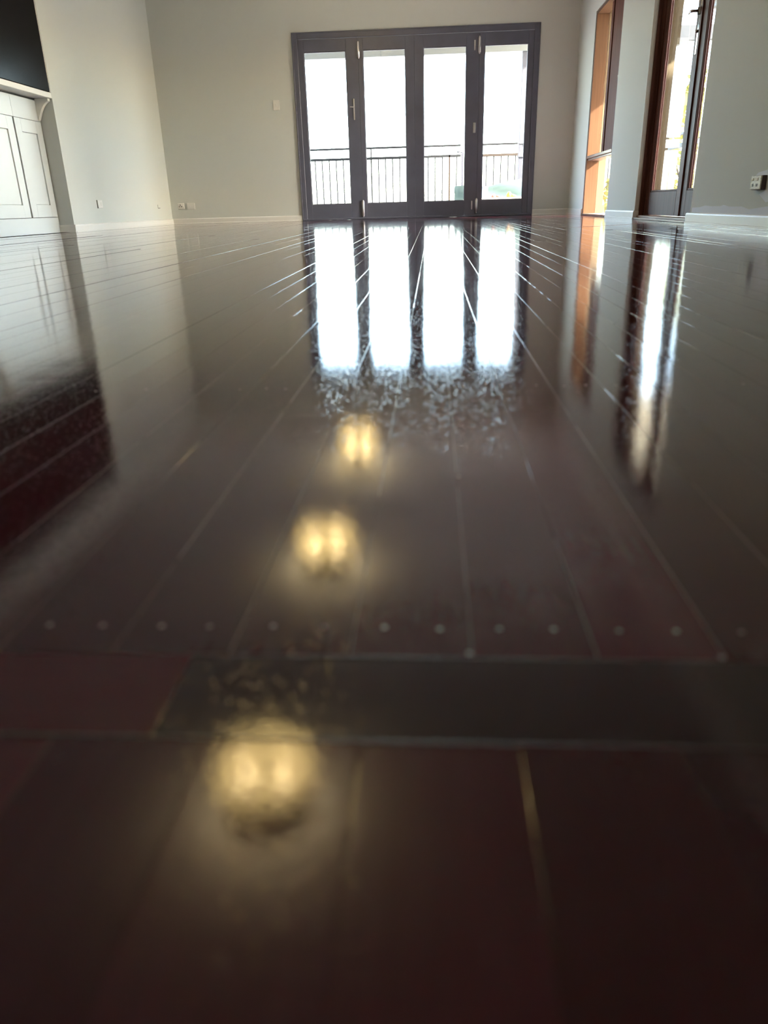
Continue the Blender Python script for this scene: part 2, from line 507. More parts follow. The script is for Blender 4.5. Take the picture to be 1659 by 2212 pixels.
def cornice(name, xa, ya, xb, yb, nx, ny, label):
    bm = bmesh.new()
    prof = [(0, H), (0.09, H), (0.075, H-0.02), (0.04, H-0.045), (0.02, H-0.075), (0, H-0.09)]
    A = [bm.verts.new((xa+nx*p, ya+ny*p, z)) for p, z in prof]; Bv = [bm.verts.new((xb+nx*p, yb+ny*p, z)) for p, z in prof]
    for k in range(6): bm.faces.new((A[k], A[(k+1) % 6], Bv[(k+1) % 6], Bv[k]))
    bm.faces.new(A[::-1]); bm.faces.new(Bv)
    struct(obj(name, bm, 'ceil'), label)
cornice('trim_1', XL, D, XR, D, 0, -1, 'coved cornice over the end wall')
cornice('trim_2', XL, YB, XL, D, 1, 0, 'coved cornice over the left wall')
cornice('trim_3', XR, YB, XR, D, -1, 0, 'coved cornice over the right wall')

# ------------------------------------------------------------------ folding doors
door1 = struct(empty('door_1', ((DX0+DX1)/2, D, 0)), 'four-leaf dark folding glass doors in the end wall')
door1['category'] = 'door'
ox, oy = door1.location.x, door1.location.y
def part(name, bm, material, parent, smooth=False):
    """mesh given in world coordinates, hung on a parent that has a plain translation"""
    base = Vector((0, 0, 0)); q = parent
    while q: base += q.location; q = q.parent
    bmesh.ops.translate(bm, verts=bm.verts, vec=-base)
    return obj(name, bm, material, parent, smooth)
JW = 0.062
yf, yb_ = D-0.012, D+0.10
part('jamb', B((DX0, DX0+JW, yf, yb_, 0, DTOP), bevel=0.004), 'bifold', door1)
part('jamb', B((DX1-JW, DX1, yf, yb_, 0, DTOP), bevel=0.004), 'bifold', door1)
part('head', B((DX0+JW, DX1-JW, yf, yb_, DTOP-0.065, DTOP), bevel=0.004), 'bifold', door1)
part('threshold', B((DX0, DX1, D-0.03, yb_, 0, 0.022), bevel=0.004), 'bifold', door1)
part('architrave', B((DX0-0.006, DX0+0.008, D-0.018, D, 0, DTOP+0.006), (DX1-0.008, DX1+0.006, D-0.018, D, 0, DTOP+0.006),
                     (DX0-0.006, DX1+0.006, D-0.018, D, DTOP-0.008, DTOP+0.006), bevel=0.002), 'bifold', door1)
panes = [(-1.582, -1.062), (-0.853, -0.332), (-0.114, 0.410), (0.629, 1.153)]
joints = [DX0+JW, -0.909, -0.223, 0.566, DX1-JW]
PZ0, PZ1 = 0.193, 1.918
leaves = []
for i in range(4):
    a, b = joints[i]+0.0004, joints[i+1]-0.0004
    p0, p1 = panes[i]
    y0, y1 = D+0.004, D+0.045
    bm = bmesh.new()
    zt = DTOP-0.068
    for q in ((a, p0, y0, y1, 0.0225, zt), (p1, b, y0, y1, 0.0225, zt), (p0, p1, y0, y1, 0.0225, PZ0), (p0, p1, y0, y1, PZ1, zt)):
        box(bm, *q, bevel=0.0025)
    leaf = empty('door_leaf', ((a+b)/2-ox, 0, 0)); leaf.parent = door1
    part('leaf_frame', bm, 'bifold', leaf)
    # glazing bead
    w = 0.009
    part('bead', B((p0, p0+w, y0+0.006, y0+0.02, PZ0, PZ1), (p1-w, p1, y0+0.006, y0+0.02, PZ0, PZ1),
                   (p0+w, p1-w, y0+0.006, y0+0.02, PZ0, PZ0+w), (p0+w, p1-w, y0+0.006, y0+0.02, PZ1-w, PZ1), bevel=0.002), 'bifold', leaf)
    part('glass_pane', B((p0+0.001, p1-0.001, y0+0.02, y0+0.025, PZ0+0.001, PZ1-0.001)), 'glass', leaf)
    part('astragal', B((b-0.012, b+0.012 if i < 3 else b, y1+0.0005, y1+0.009, 0.0225, zt), bevel=0.002), 'bifold', leaf)
    leaves.append(leaf)
def hinge(leaf, x, z0, z1):
    bm = bmesh.new()
    r = 0.017; yy = D-0.004
    tube(bm, [(x, yy, z0), (x, yy, z0+0.004), (x, yy, z1-0.004), (x, yy, z1)], [r*0.8, r, r, r*0.8], 12)
    for s in (z0-0.004, z1+0.004): lathe(bm, [(0, -0.012), (0.010, -0.008), (0.013, 0), (0.010, 0.008), (0, 0.012)], 12, (x, yy, s))
    h = part('hinge', bm, 'steel', leaf, True); h['label'] = 'brushed steel barrel hinge'
hinge(leaves[1], -0.909, 1.84, 2.0); hinge(leaves[1], -0.909, 0.045, 0.22)
hinge(leaves[3], 0.566, 1.84, 2.0); hinge(leaves[3], 0.566, 0.05, 0.205)
def bolt(leaf, x, z0, z1):
    bm = B((x-0.009, x+0.009, D-0.002, D+0.005, z0, z1), bevel=0.002)
    tube(bm, [(x, D-0.006, z0+0.012), (x, D-0.006, z1-0.012)], 0.005, 8)
    for z in (z0+0.02, (z0+z1)/2, z1-0.02): box(bm, x-0.008, x+0.008, D-0.012, D, z-0.006, z+0.006)
    h = part('bolt', bm, 'steel', leaf); h['label'] = 'small steel flush bolt'
bolt(leaves[2], 0.510, 1.866, 1.975); bolt(leaves[2], 0.507, 0.085, 0.19)
bm = B((0.505, 0.537, D-0.004, D+0.005, 0.975, 1.09), bevel=0.0035, seg=2)
box(bm, 0.515, 0.527, D-0.006, D, 1.0, 1.065, bevel=0.002)
part('pull_plate', bm, 'steel', leaves[2])
bm = B((-0.992, -0.975, D-0.003, D+0.005, 1.166, 1.402), bevel=0.003, seg=2)
tube(bm, [(-0.984, D, 1.305), (-0.984, D-0.035, 1.305), (-0.990, D-0.04, 1.305), (-1.032, D-0.04, 1.308)], [0.006, 0.006, 0.007, 0.005], 10)
lathe(bm, [(0, -0.004), (0.005, -0.003), (0.005, 0.003), (0, 0.004)], 10, (-0.984, D-0.006, 1.21))
part('lever_handle', bm, 'steel', leaves[0])['label'] = 'slim steel lever handle'

# ------------------------------------------------------------------ french doors in the right wall
door2 = struct(empty('door_2', (XR+0.1, (RD0+RD1)/2, 0)), 'dark timber glazed double doors in the right wall')
door2['category'] = 'door'
fx0, fx1 = XR+0.034, XR+WT
part('jamb', B((fx0, fx0+0.10, RD1-0.03, RD1, 0, RDT), (fx0+0.040, fx0+0.09, RD1-0.045, RD1-0.03, 0, RDT), (fx0+0.014, fx0+0.019, RD1-0.034, RD1-0.03, 0, RDT), bevel=0.002), 'redwood', door2)
part('jamb', B((fx0, fx0+0.10, RD0, RD0+0.03, 0, RDT), (fx0+0.040, fx0+0.09, RD0+0.03, RD0+0.045, 0, RDT), bevel=0.002), 'redwood', door2)
part('head', B((fx0, fx1, RD0+0.03, RD1-0.03, RDT-0.03, RDT), bevel=0.002), 'redwood', door2)
sill = part('sill', B((XR-0.012, fx1+0.04, RD0+0.001, RD1-0.001, 0, 0.014), (XR+0.02, fx1+0.04, RD0+0.001, RD1-0.001, 0.014, 0.03), bevel=0.004), 'sillwood', door2)
lx0, lx1 = XR+0.085, XR+0.120
mid = 6.03
for a, b in ((mid+0.002, RD1-0.047), (RD0+0.047, mid-0.002)):
    leaf = empty('door_leaf', (0, (a+b)/2-door2.location.y, 0)); leaf.parent = door2
    st = 0.115; zb, zt = 0.212, RDT-0.14
    bm = bmesh.new()
    sf = 0.07 if b > 6.5 else st
    for q in ((lx0, lx1, a, a+st, 0.034, RDT-0.033), (lx0, lx1, b-sf, b, 0.034, RDT-0.033), (lx0, lx1, a+st, b-sf, 0.034, zb), (lx0, lx1, a+st, b-sf, zt, RDT-0.033)):
        box(bm, *q, bevel=0.003)
    part('leaf_frame', bm, 'redwood', leaf)
    w = 0.012
    part('bead', B((lx0+0.004, lx0+0.016, a+st, a+st+w, zb, zt), (lx0+0.004, lx0+0.016, b-sf-w, b-sf, zb, zt), (lx0+0.004, lx0+0.016, a+st, b-sf, zb, zb+w), bevel=0.002), 'redwood', leaf)
    part('glass_pane', B((lx0+0.016, lx0+0.021, a+st+0.001, b-sf-0.001, zb+0.001, zt-0.001)), 'glass', leaf)
    if a > mid:
        yy = a+0.045
        bm = B((lx0-0.006, lx0+0.001, yy-0.02, yy+0.02, 1.08, 1.46), bevel=0.003, seg=2)
        tube(bm, [(lx0, yy, 1.34), (lx0-0.05, yy, 1.34), (lx0-0.055, yy+0.01, 1.342), (lx0-0.052, yy+0.07, 1.348), (lx0-0.045, yy+0.11, 1.342)], [0.009, 0.009, 0.010, 0.009, 0.006], 10)
        lathe(bm, [(0.020, -0.02), (0.020, 0.02)], 14, (lx0-0.003, yy, 1.34))
        tube(bm, [(lx0, yy, 1.22), (lx0-0.02, yy, 1.22)], 0.010, 10)
        part('lever_handle', bm, 'chrome', leaf, True)['label'] = 'dark chrome lever handle on a long plate'
        part('cover_strip', B((lx0-0.010, lx0, a-0.02, a+0.012, 0.034, RDT-0.033), bevel=0.002), 'redwood', leaf)

struct(obj('trim_4', B((XR-0.001, fx0, RD1-0.004, RD1+0.0005, 0.07, RDT), bevel=0.001), 'trim'), 'reveal edge beside the double doors, whitened for the daylight on it')  # whiter strip stands in for daylight falling on the reveal
struct(obj('trim_5', B((fx0+0.105, XR+WT+0.004, RD1-0.010, RD1-0.001, 0.03, RDT), bevel=0.001), 'cream'), 'cream outer reveal beyond the double door jamb')
# ------------------------------------------------------------------ side window in the right wall
win = struct(empty('window_1', (XR+0.1, (RW0+RW1)/2, 0)), 'tall timber side window near the far right corner')
win['category'] = 'window'
wx0, wx1 = XR+0.006, XR+WT
struct(obj('trim_6', B((wx0+0.135, XR+WT+0.004, RW1-0.03, RW1-0.001, 0.02, RWT-0.03), bevel=0.001), 'cream'), 'cream outer reveal beyond the orange window jamb')
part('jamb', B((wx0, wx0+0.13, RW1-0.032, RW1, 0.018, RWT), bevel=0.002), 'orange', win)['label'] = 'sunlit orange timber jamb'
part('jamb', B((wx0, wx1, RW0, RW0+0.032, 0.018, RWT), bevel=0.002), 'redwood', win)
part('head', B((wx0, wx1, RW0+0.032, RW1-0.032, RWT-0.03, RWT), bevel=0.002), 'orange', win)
part('sill', B((XR-0.008, wx1, RW0+0.001, RW1-0.001, 0, 0.018), bevel=0.003), 'sillwood', win)
part('transom', B((wx0-0.004, wx0+0.15, RW0+0.032, RW1-0.032, 0.592, 0.622), (wx0+0.01, wx0+0.15, RW0+0.032, RW1-0.032, 0.57, 0.592), bevel=0.003), 'sillwood', win)
part('stop_bead', B((wx0+0.13, wx0+0.15, RW0+0.032, RW0+0.05, 0.018, RWT-0.03), bevel=0.002), 'orange', win)
part('glass_pane', B((wx0+0.118, wx0+0.123, RW0+0.033, RW1-0.033, 0.019, 0.569)), 'glass', win)['label'] = 'low clear pane'
part('glass_pane', B((wx0+0.118, wx0+0.123, RW0+0.033, RW1-0.033, 0.623, RWT-0.031)), 'glass', win)['label'] = 'tall clear pane'
sy0, sy1 = RW0+0.034, 8.86
sash = part('sash', B((wx0+0.045, wx0+0.085, sy0, sy0+0.09, 0.626, RWT-0.034), (wx0+0.045, wx0+0.085, sy1-0.09, sy1, 0.626, RWT-0.034),
                      (wx0+0.055, wx0+0.080, sy0+0.09, sy1-0.09, 0.626, RWT-0.034), bevel=0.003), 'sash', win)
sash['label'] = 'dark red timber panel sash'
bm = B((wx0+0.03, wx0+0.045, sy0+0.02, sy0+0.045, 1.20, 1.30), bevel=0.003)
tube(bm, [(wx0+0.03, sy0+0.032, 1.25), (wx0+0.012, sy0+0.032, 1.25), (wx0+0.012, sy0+0.035, 1.18)], 0.006, 8)
part('latch', bm, 'chrome', sash)

# ------------------------------------------------------------------ alcove: cabinets, shelf, black panel
CX = XL-0.145                   # cabinet front
CY0, CY1 = NY0+0.01, NY1-0.004
cab = tag(empty('cabinet', (CX-0.2, (CY0+CY1)/2, 0)), 'white built-in cupboard with framed doors under the alcove shelf', 'cabinet')
DZ0, DZ1 = 0.142, 0.955
part('body', B((CX-0.42, CX-0.02, CY0, CY1, 0, 1.13)), 'cab', cab)
bays = [(6.965, CY1-0.004), (5.95, 6.945), (4.95, 5.93), (CY0+0.02, 4.93)]
bm = bmesh.new()
box(bm, CX-0.02, CX, CY0, CY1, 0, DZ0-0.004, bevel=0.001)
for a, b in ((CY0, 5.94), (5.942, 6.968), (6.971, CY1)): box(bm, CX-0.02, CX, a, b, DZ1+0.004, 1.13, bevel=0.001)
part('face_frame', bm, 'cab', cab)
part('shadow_gap', B((CX-0.021, CX-0.018, CY0+0.01, CY1-0.001, DZ0-0.01, DZ1+0.01)), 'gap', cab)
for a, b in bays:
    bm = bmesh.new(); r = 0.105
    a += 0.003; b -= 0.003
    for q in ((CX-0.016, CX+0.003, a, a+r, DZ0, DZ1), (CX-0.016, CX+0.003, b-r, b, DZ0, DZ1), (CX-0.016, CX+0.003, a+r, b-r, DZ0, DZ0+r), (CX-0.016, CX+0.003, a+r, b-r, DZ1-r, DZ1)):
        box(bm, *q, bevel=0.0012)
    box(bm, CX-0.016, CX-0.006, a+r+0.004, b-r-0.004, DZ0+r+0.004, DZ1-r-0.004, bevel=0.003)
    box(bm, CX-0.016, CX-0.012, a+r-0.01, b-r+0.01, DZ0+r-0.01, DZ1-r+0.01)
    part('door', bm, 'cab', cab)
shelf = tag(empty('wall_shelf', (XL-0.1, (CY0+CY1)/2, 1.144)), 'white mantel shelf on brackets across the alcove', 'shelf')
part('board', B((XL-0.59, XL+0.001, NY0+0.002, NY1-0.002, 1.144, 1.19), bevel=0.003), 'trim', shelf)
def corbel(y):
    bm = bmesh.new()
    pts = [(CX+0.001, 1.143), (XL-0.022, 1.143), (XL-0.020, 1.128)]
    for i in range(9):
        t = i/8
        pts.append((XL-0.022-(t**0.8)*(XL-0.022-CX-0.010), 1.12-0.145*t+0.02*math.sin(math.pi*t)))
    pts.append((CX+0.001, 0.965))
    prism(bm, pts, 1, y-0.022, y+0.022)
    part('bracket', bm, 'trim', shelf)
for y in (NY1-0.03, 5.93, 4.4): corbel(y)
panel = tag(empty('wall_screen', (XL-0.02, (NY0+NY1)/2, 1.192)), 'large glossy black panel filling the alcove above the shelf', 'screen')
part('panel', B((XL-0.035, XL-0.004, NY0+0.02, NY1-0.016, 1.195, 2.495), bevel=0.003), 'screen', panel)
for a, b in ((NY1-0.014, NY1-0.002), (NY0+0.002, NY0+0.018)): part('edge_strip', B((XL-0.03, XL-0.001, a, b, 1.192, 2.498), bevel=0.002), 'trim', panel)

# ------------------------------------------------------------------ switches and sockets
sw = tag(empty('light_switch', (-1.964, D, 1.36)), 'white light switch on the end wall left of the folding doors', 'switch')
part('plate', B((-2.006, -1.922, D-0.009, D, 1.304, 1.418), bevel=0.003, seg=2), 'plastic', sw)
part('rocker', B((-1.972, -1.956, D-0.013, D-0.008, 1.345, 1.378), bevel=0.002), 'plastic', sw)
def socket(name, label, x0, x1, z0, z1, holes):
    s = tag(empty(name, ((x0+x1)/2, D, z0)), label, 'socket')
    part('plate', B((x0, x1, D-0.010, D, z0, z1), bevel=0.003, seg=2), 'plastic', s)
    cx, cz = (x0+x1)/2, (z0+z1)/2
    if holes:
        bm = bmesh.new()
        bm.free()
        for dx, dz in ((-0.016, -0.006), (0.012, -0.006), (-0.002, 0.014)):
            part('slot', B((cx-0.006+dx-0.006, cx-0.006+dx+0.006, D-0.0115, D-0.0095, cz+dz-0.006, cz+dz+0.005)), 'slot', s)
        part('rocker', B((cx+0.022, cx+0.034, D-0.013, D-0.009, cz-0.012, cz+0.012), bevel=0.002), 'plastic', s)
    else:
        bm = bmesh.new(); tube(bm, [(cx-0.01, D-0.009, cz-0.005), (cx-0.01, D-0.015, cz-0.005)], 0.006, 10)
        part('terminal', bm, 'steel', s)
socket('power_socket', 'white power point with three slots low in the far left corner', -3.385, -3.298, 0.187, 0.257, True)
socket('aerial_socket', 'blank white plate with one terminal beside the corner power point', -3.262, -3.155, 0.177, 0.257, False)
s = tag(empty('wall_plate', (XL, 8.12, 0.21)), 'white wall plate low on the left wall past the alcove', 'socket')
part('plate', B((XL, XL+0.012, 8.065, 8.175, 0.212, 0.29), bevel=0.003, seg=2), 'plastic', s)
part('painted_shadow', B((XL, XL+0.004, 8.061, 8.0655, 0.211, 0.291)), 'slot', s)  # dark strip painted in as the shadow at the plate's edge
part('rocker', B((XL+0.011, XL+0.015, 8.13, 8.155, 0.235, 0.268), bevel=0.002), 'plastic', s)
s = tag(empty('cable_outlet', (XL, 9.91, 0.19)), 'tiny cream outlet cover low on the left wall near the corner', 'socket')
part('plate', B((XL, XL+0.008, 9.87, 9.95, 0.205, 0.245), bevel=0.002), 'wall', s)
part('slot', B((XL, XL+0.009, 9.88, 9.94, 0.200, 0.206)), 'slot', s)
s = tag(empty('masked_socket', (XR, 4.40, 0.197)), 'cream masked power point on a brown block on the right wall', 'socket')
part('block', B((XR-0.022, XR, 4.328, 4.462, 0.192, 0.262), bevel=0.002), 'block', s)
part('plate', B((XR-0.030, XR-0.022, 4.332, 4.462, 0.194, 0.260), bevel=0.003, seg=2), 'taped', s)
for a in (4.425, 4.365): part('rocker', B((XR-0.0335, XR-0.029, a-0.002, a+0.022, 0.236, 0.251), bevel=0.002), 'taped', s)
for a in (4.43, 4.418, 4.38, 4.366): part('slot', B((XR-0.0315, XR-0.029, a, a+0.0055, 0.208, 0.222)), 'slot', s)
# filler smeared on the right wall
def patch(pts):
    bm = bmesh.new()
    prism(bm, pts, 0, XR-0.0008, XR+0.001)
    obj('filler_patch', bm, 'filler', wall_right)['label'] = 'pale filler smear'
top = [(3.2, 0.108), (3.6, 0.112), (4.0, 0.102), (4.25, 0.112), (4.5, 0.094), (4.62, 0.108), (4.8, 0.107), (4.9, 0.116), (4.95, 0.109), (5.1, 0.108), (5.22, 0.112), (5.32, 0.102), (5.47, 0.098)]
patch(top + [(5.47, 0.06), (3.2, 0.06)])
patch([(4.05, 0.25), (4.1, 0.31), (4.25, 0.30), (4.36, 0.285), (4.45, 0.278), (4.48, 0.262), (4.33, 0.262), (4.31, 0.19), (4.4, 0.17), (4.3, 0.13), (4.1, 0.15)])

# ------------------------------------------------------------------ ceiling lights
LZ = 2.50      # rim height of the glass bowls
def make_light():
    t = empty('ceiling_light', (0, 0, H))
    bm = bmesh.new()
    outer = [(0.272, 0.0)] + [(0.272*math.cos(a), -0.065*math.sin(a)) for a in [math.radians(x) for x in range(8, 90, 8)]] + [(0, -0.065)]
    lathe(bm, outer, 48, (0, 0, LZ-H))
    obj('glass_bowl', bm, 'bowl', t, True)
    bm = bmesh.new(); lathe(bm, [(0.268, -0.002), (0.277, -0.002), (0.280, 0.005), (0.276, 0.010), (0.268, 0.008), (0.268, -0.002)], 48, (0, 0, LZ-H))
    obj('rim', bm, 'bronze', t, True)
    bm = bmesh.new(); lathe(bm, [(0.24, 0.0), (0.24, -0.012), (0.225, -0.022), (0.10, -0.035), (0.04, -0.06), (0, -0.06)], 40)
    obj('canopy', bm, 'bronze', t, True)
    bm = bmesh.new(); tube(bm, [(0, 0, -0.06), (0, 0, LZ-H-0.07)], 0.009, 12)
    lathe(bm, [(0, -0.014), (0.012, -0.008), (0.016, 0.0), (0.010, 0.01)], 16, (0, 0, LZ-H-0.07))
    obj('stem', bm, 'bronze', t, True)
    bm = bmesh.new(); tube(bm, [(-0.1, 0, LZ-H+0.09), (0.1, 0, LZ-H+0.09)], 0.007, 8)
    for s in (-1, 1): tube(bm, [(s*0.1, 0, LZ-H+0.10), (s*0.1, 0, LZ-H+0.07)], 0.014, 12)
    obj('lamp_holder', bm, 'bronze', t, True)
    for s in (-1, 1):
        bm = bmesh.new()
        lathe(bm, [(0.012, 0.018), (0.018, 0.008), (0.030, -0.012), (0.032, -0.026), (0.024, -0.045), (0.010, -0.055), (0, -0.057)], 20, (s*0.1, 0, LZ-H+0.055))
        obj('bulb', bm, 'bulb', t, True)
    return t
light0 = make_light()
spots = [(-0.865, 2.93, 'frosted bowl light nearest the viewer, first in the row of three'),
         (-0.92, 5.70, 'frosted bowl light in the middle of the row of three'),
         (-0.90, 8.50, 'frosted bowl light closest to the folding doors')]
for i, (x, y, lb) in enumerate(spots):
    o = light0 if i == 0 else dup(light0, (x, y, H))
    o.location = (x, y, H)
    tag(o, lb, 'ceiling light', 'bowl lights along the ceiling')

# ------------------------------------------------------------------ outside: deck, railing, roofs
deck = struct(obj('terrace_floor', B((-6, 6, D+0.2, 13.1, -0.18, -0.06)), 'deck'), 'weathered deck outside the folding doors')
for k in range(20):
    y = D+0.27+k*0.14
    obj('plank', B((-6, 6, y-0.067, y+0.067, -0.06, -0.04), bevel=0.004), 'deck', deck)
blocker = struct(obj('wall_blocker', B((2.75, 9, -3, 5.2, -0.18, 4.2)), 'cream'), 'unseen cream wall added to block side light, a wing beyond the double doors')  # unseen wall, added to block sky and sun from the side
side = struct(obj('terrace_side', B((XR+WT, 5.2, -3, D+0.2, -0.18, -0.03)), 'paving'), 'pale paved side verandah')
struct(obj('ground', B((-60, 60, -40, 80, -2.5, -2.3)), 'paving'), 'pale ground beyond the house')
struct(obj('roof_terrace', B((-6, XR+WT, D+0.2, 13.0, 2.42, 2.5)), 'soffit'), 'cream verandah ceiling outside the folding doors')
struct(obj('roof_side', B((XR+WT, 3.6, -3, 11.2, 2.42, 2.5)), 'soffit'), 'cream verandah ceiling outside the right wall')
struct(obj('beam_terrace', B((-6, 1.95, 12.78, 12.92, 2.225, 2.42), bevel=0.004), 'palebeam'), 'grey verandah edge beam')
struct(obj('beam_side', B((3.5, 3.6, -3, 11.2, 2.34, 2.42), bevel=0.004), 'beam'), 'grey verandah edge beam at the side')

rail = tag(empty('deck_railing', (-1, 12.8, -0.05)), 'dark metal balcony railing with vertical bars outside the folding doors', 'railing')
ry = 12.8
part('handrail', B((-4.5, 0.44, ry-0.02, ry+0.02, 0.982, 1.010), bevel=0.004), 'railmetal', rail)
part('middle_rail', B((-4.5, 0.44, ry-0.02, ry+0.02, 0.832, 0.868), bevel=0.003), 'railmetal', rail)
part('bottom_rail', B((-4.5, 0.44, ry-0.015, ry+0.015, 0.05, 0.072), bevel=0.003), 'railmetal', rail)
bmeshes = None
x = -4.44; i = 0
while x < 0.43:
    if abs(x-0.264) > 0.04:
        bm = bmesh.new(); tube(bm, [(x, ry, 0.07), (x, ry, 0.84)], 0.0100, 8)
        part('baluster', bm, 'railmetal', rail)
    x += 0.112
for x in (-4.4, -2.6, -0.97):
    part('standard', B((x-0.01, x+0.01, ry-0.012, ry+0.012, -0.04, 1.0), bevel=0.002), 'railmetal', rail)
part('standard', B((0.250, 0.278, ry-0.02, ry+0.02, -0.04, 0.865), bevel=0.003), 'railwood', rail)['label'] = 'brown timber standard'
rail2 = tag(empty('deck_railing', (0.9, 12.9, -0.05)), 'short railing bay right of the grey gate post', 'railing')
part('handrail', B((0.50, 1.32, ry-0.02, ry+0.02, 0.982, 1.010), bevel=0.004), 'railmetal', rail2)
part('middle_rail', B((0.50, 1.32, ry-0.02, ry+0.02, 0.824, 0.862), bevel=0.004), 'railwood', rail2)
x = 0.62
while x < 1.3:
    bm = bmesh.new(); tube(bm, [(x, ry, -0.04), (x, ry, 0.83)], 0.0100, 8)
    part('baluster', bm, 'railmetal', rail2); x += 0.112
gp = tag(empty('gate_post', (0.466, ry, -0.05)), 'grey square gate post with a small finial between the railing bays', 'post')
part('shaft', B((0.447, 0.487, ry-0.02, ry+0.02, -0.04, 0.90), bevel=0.003), 'post', gp)
bm = bmesh.new(); tube(bm, [(0.45, ry, 0.90), (0.41, ry, 0.905), (0.385, ry, 0.895)], [0.014, 0.012, 0.010], 8)
lathe(bm, [(0, -0.005), (0.014, 0.0), (0.010, 0.02), (0.006, 0.045), (0, 0.06)], 12, (0.395, ry, 0.90))
part('finial', bm, 'post', gp, True)
rail3 = tag(empty('deck_railing', (2.2, 12.8, -0.05)), 'railing bay to the right of the tall pale post', 'railing')
part('handrail', B((1.435, 3.3, ry-0.02, ry+0.02, 0.982, 1.010), bevel=0.004), 'railmetal', rail3)
part('middle_rail', B((1.435, 3.3, ry-0.02, ry+0.02, 0.824, 0.862), bevel=0.004), 'railwood', rail3)
x = 1.5
while x < 3.3:
    bm = bmesh.new(); tube(bm, [(x, ry, -0.04), (x, ry, 0.83)], 0.0100, 8)
    part('baluster', bm, 'railmetal', rail3); x += 0.112
vp = tag(empty('verandah_post', (1.376, 12.84, -0.05)), 'tall pale lavender square post at the deck edge', 'post')
part('shaft', B((1.338, 1.414, 12.80, 12.88, -0.04, 2.225), bevel=0.004), 'post', vp)
part('bracket', B((1.322, 1.43, 12.785, 12.895, 0.80, 0.87), bevel=0.004), 'post', vp)
part('bracket', B((1.33, 1.422, 12.79, 12.89, 0.985, 1.01), bevel=0.004), 'post', vp)

# turquoise cover sagging over a low frame, cream pad, two toys
bm = bmesh.new()
nx_, ny_ = 28, 8
def cover_top(x):
    t = (x-0.33)/(2.2-0.33)
    return 0.40 + 0.06*max(0, t-0.1)*4*(1-max(0, 0.75-t)) - 0.035*math.exp(-((x-0.80)/0.2)**2) + 0.03*math.exp(-((x-0.45)/0.15)**2)*0.3
rows = []
for j in range(ny_+1):
    row = []
    for i in range(nx_+1):
        x = 0.33 + (2.2-0.33)*i/nx_
        zt = cover_top(x)
        if j <= 4:
            z = 0.20 + (zt-0.20)*j/4 if j else 0.20
            y = 12.14 - 0.015*math.sin(9*x+1.3*j) - 0.02*(1-j/4)
        else:
            z = zt - 0.02*(j-4)*(1+0.2*math.sin(6*x)); y = 12.14 + 0.12*(j-4)
        row.append(bm.verts.new((x, y, z)))
    rows.append(row)
for A, Bq in zip(rows, rows[1:]):
    for i in range(nx_): bm.faces.new((A[i], A[i+1], Bq[i+1], Bq[i]))
r_ = bmesh.ops.solidify(bm, geom=list(bm.faces), thickness=0.008)
cov = tag(empty('pool_cover', (1.2, 12.3, 0.0)), 'turquoise vinyl cover draped over a low frame on the deck', 'cover')
part('vinyl_sheet', bm, 'teal', cov, True)
part('low_frame', B((0.36, 2.18, 12.17, 12.60, -0.04, 0.24), bevel=0.01), 'pad', cov)
part('blue_flap', B((0.62, 0.83, 12.085, 12.098, 0.20, 0.39), bevel=0.006), 'bluevinyl', cov)['label'] = 'pale blue flap'
pad = tag(empty('ground_pad', (1.2, 11.75, -0.04)), 'cream padded mat on the deck before the turquoise cover', 'mat')
part('cushion', B((0.45, 2.2, 11.45, 12.06, -0.04, 0.225), bevel=0.03, seg=3), 'pad', pad, True)
bm = bmesh.new(); lathe(bm, [(0, -0.02), (0.03, -0.016), (0.036, 0), (0.026, 0.016), (0.012, 0.03), (0, 0.034)], 16, (0, 0, 0.018))
tube(bm, [(0.03, 0, 0.02), (0.07, 0.0, 0.012), (0.085, 0, 0.01)], [0.012, 0.010, 0.012], 8)
tag(obj('toy_shovel', bm, 'redtoy', None, True, (0.875, 11.55, 0.227)), 'small red toy lying on the cream mat', 'toy')
bm = bmesh.new(); lathe(bm, [(0, -0.02), (0.03, -0.016), (0.04, 0.004), (0.03, 0.03), (0.018, 0.05), (0, 0.055)], 16, (0, 0, 0.02))
tube(bm, [(0.02, 0, 0.03), (0.06, 0.01, 0.02), (0.10, 0.02, 0.014)], [0.02, 0.018, 0.012], 8)
tag(obj('toy_duck', bm, 'orangetoy', None, True, (1.10, 11.62, 0.227)), 'small orange toy lying on the cream mat', 'toy')

# side verandah: cream posts, rail, garden
for x0, x1, y0, y1, lb in ((2.545, 2.645, 9.4, 9.50, 'cream rendered verandah post seen through the double doors'),
                           (1.98, 2.15, 10.22, 10.38, 'cream rendered pier just outside the side window')):
    v = tag(empty('verandah_pillar', ((x0+x1)/2, (y0+y1)/2, -0.03)), lb, 'pillar')
    part('shaft', B((x0, x1, y0, y1, -0.03, 2.418), bevel=0.008), 'cream', v)
    part('base', B((x0-0.02, x1+0.02, y0-0.02, y1+0.02, -0.03, 0.10), bevel=0.006), 'cream', v)
sr = tag(empty('side_railing', (3.45, 8, -0.03)), 'pale railing along the side verandah outside the double doors', 'railing')
part('handrail', B((3.42, 3.48, 7.5, 13.0, 0.96, 0.985), bevel=0.004), 'post', sr)
part('middle_rail', B((3.43, 3.47, 7.5, 13.0, 0.80, 0.86), bevel=0.004), 'beam', sr)
for y in (7.6, 9.4, 11.2, 12.9): part('standard', B((3.43, 3.47, y-0.02, y+0.02, -0.03, 0.96), bevel=0.003), 'post', sr)
pg = tag(empty('pergola', (4.8, 13.6, -2.3)), 'grey pergola beam on posts beyond the side verandah', 'pergola')
part('beam', B((3.3, 7.2, 13.55, 13.65, 2.40, 2.60), bevel=0.004), 'beam', pg)
part('fascia', B((3.3, 3.95, 13.53, 13.55, 2.30, 2.60), bevel=0.004), 'beam', pg)
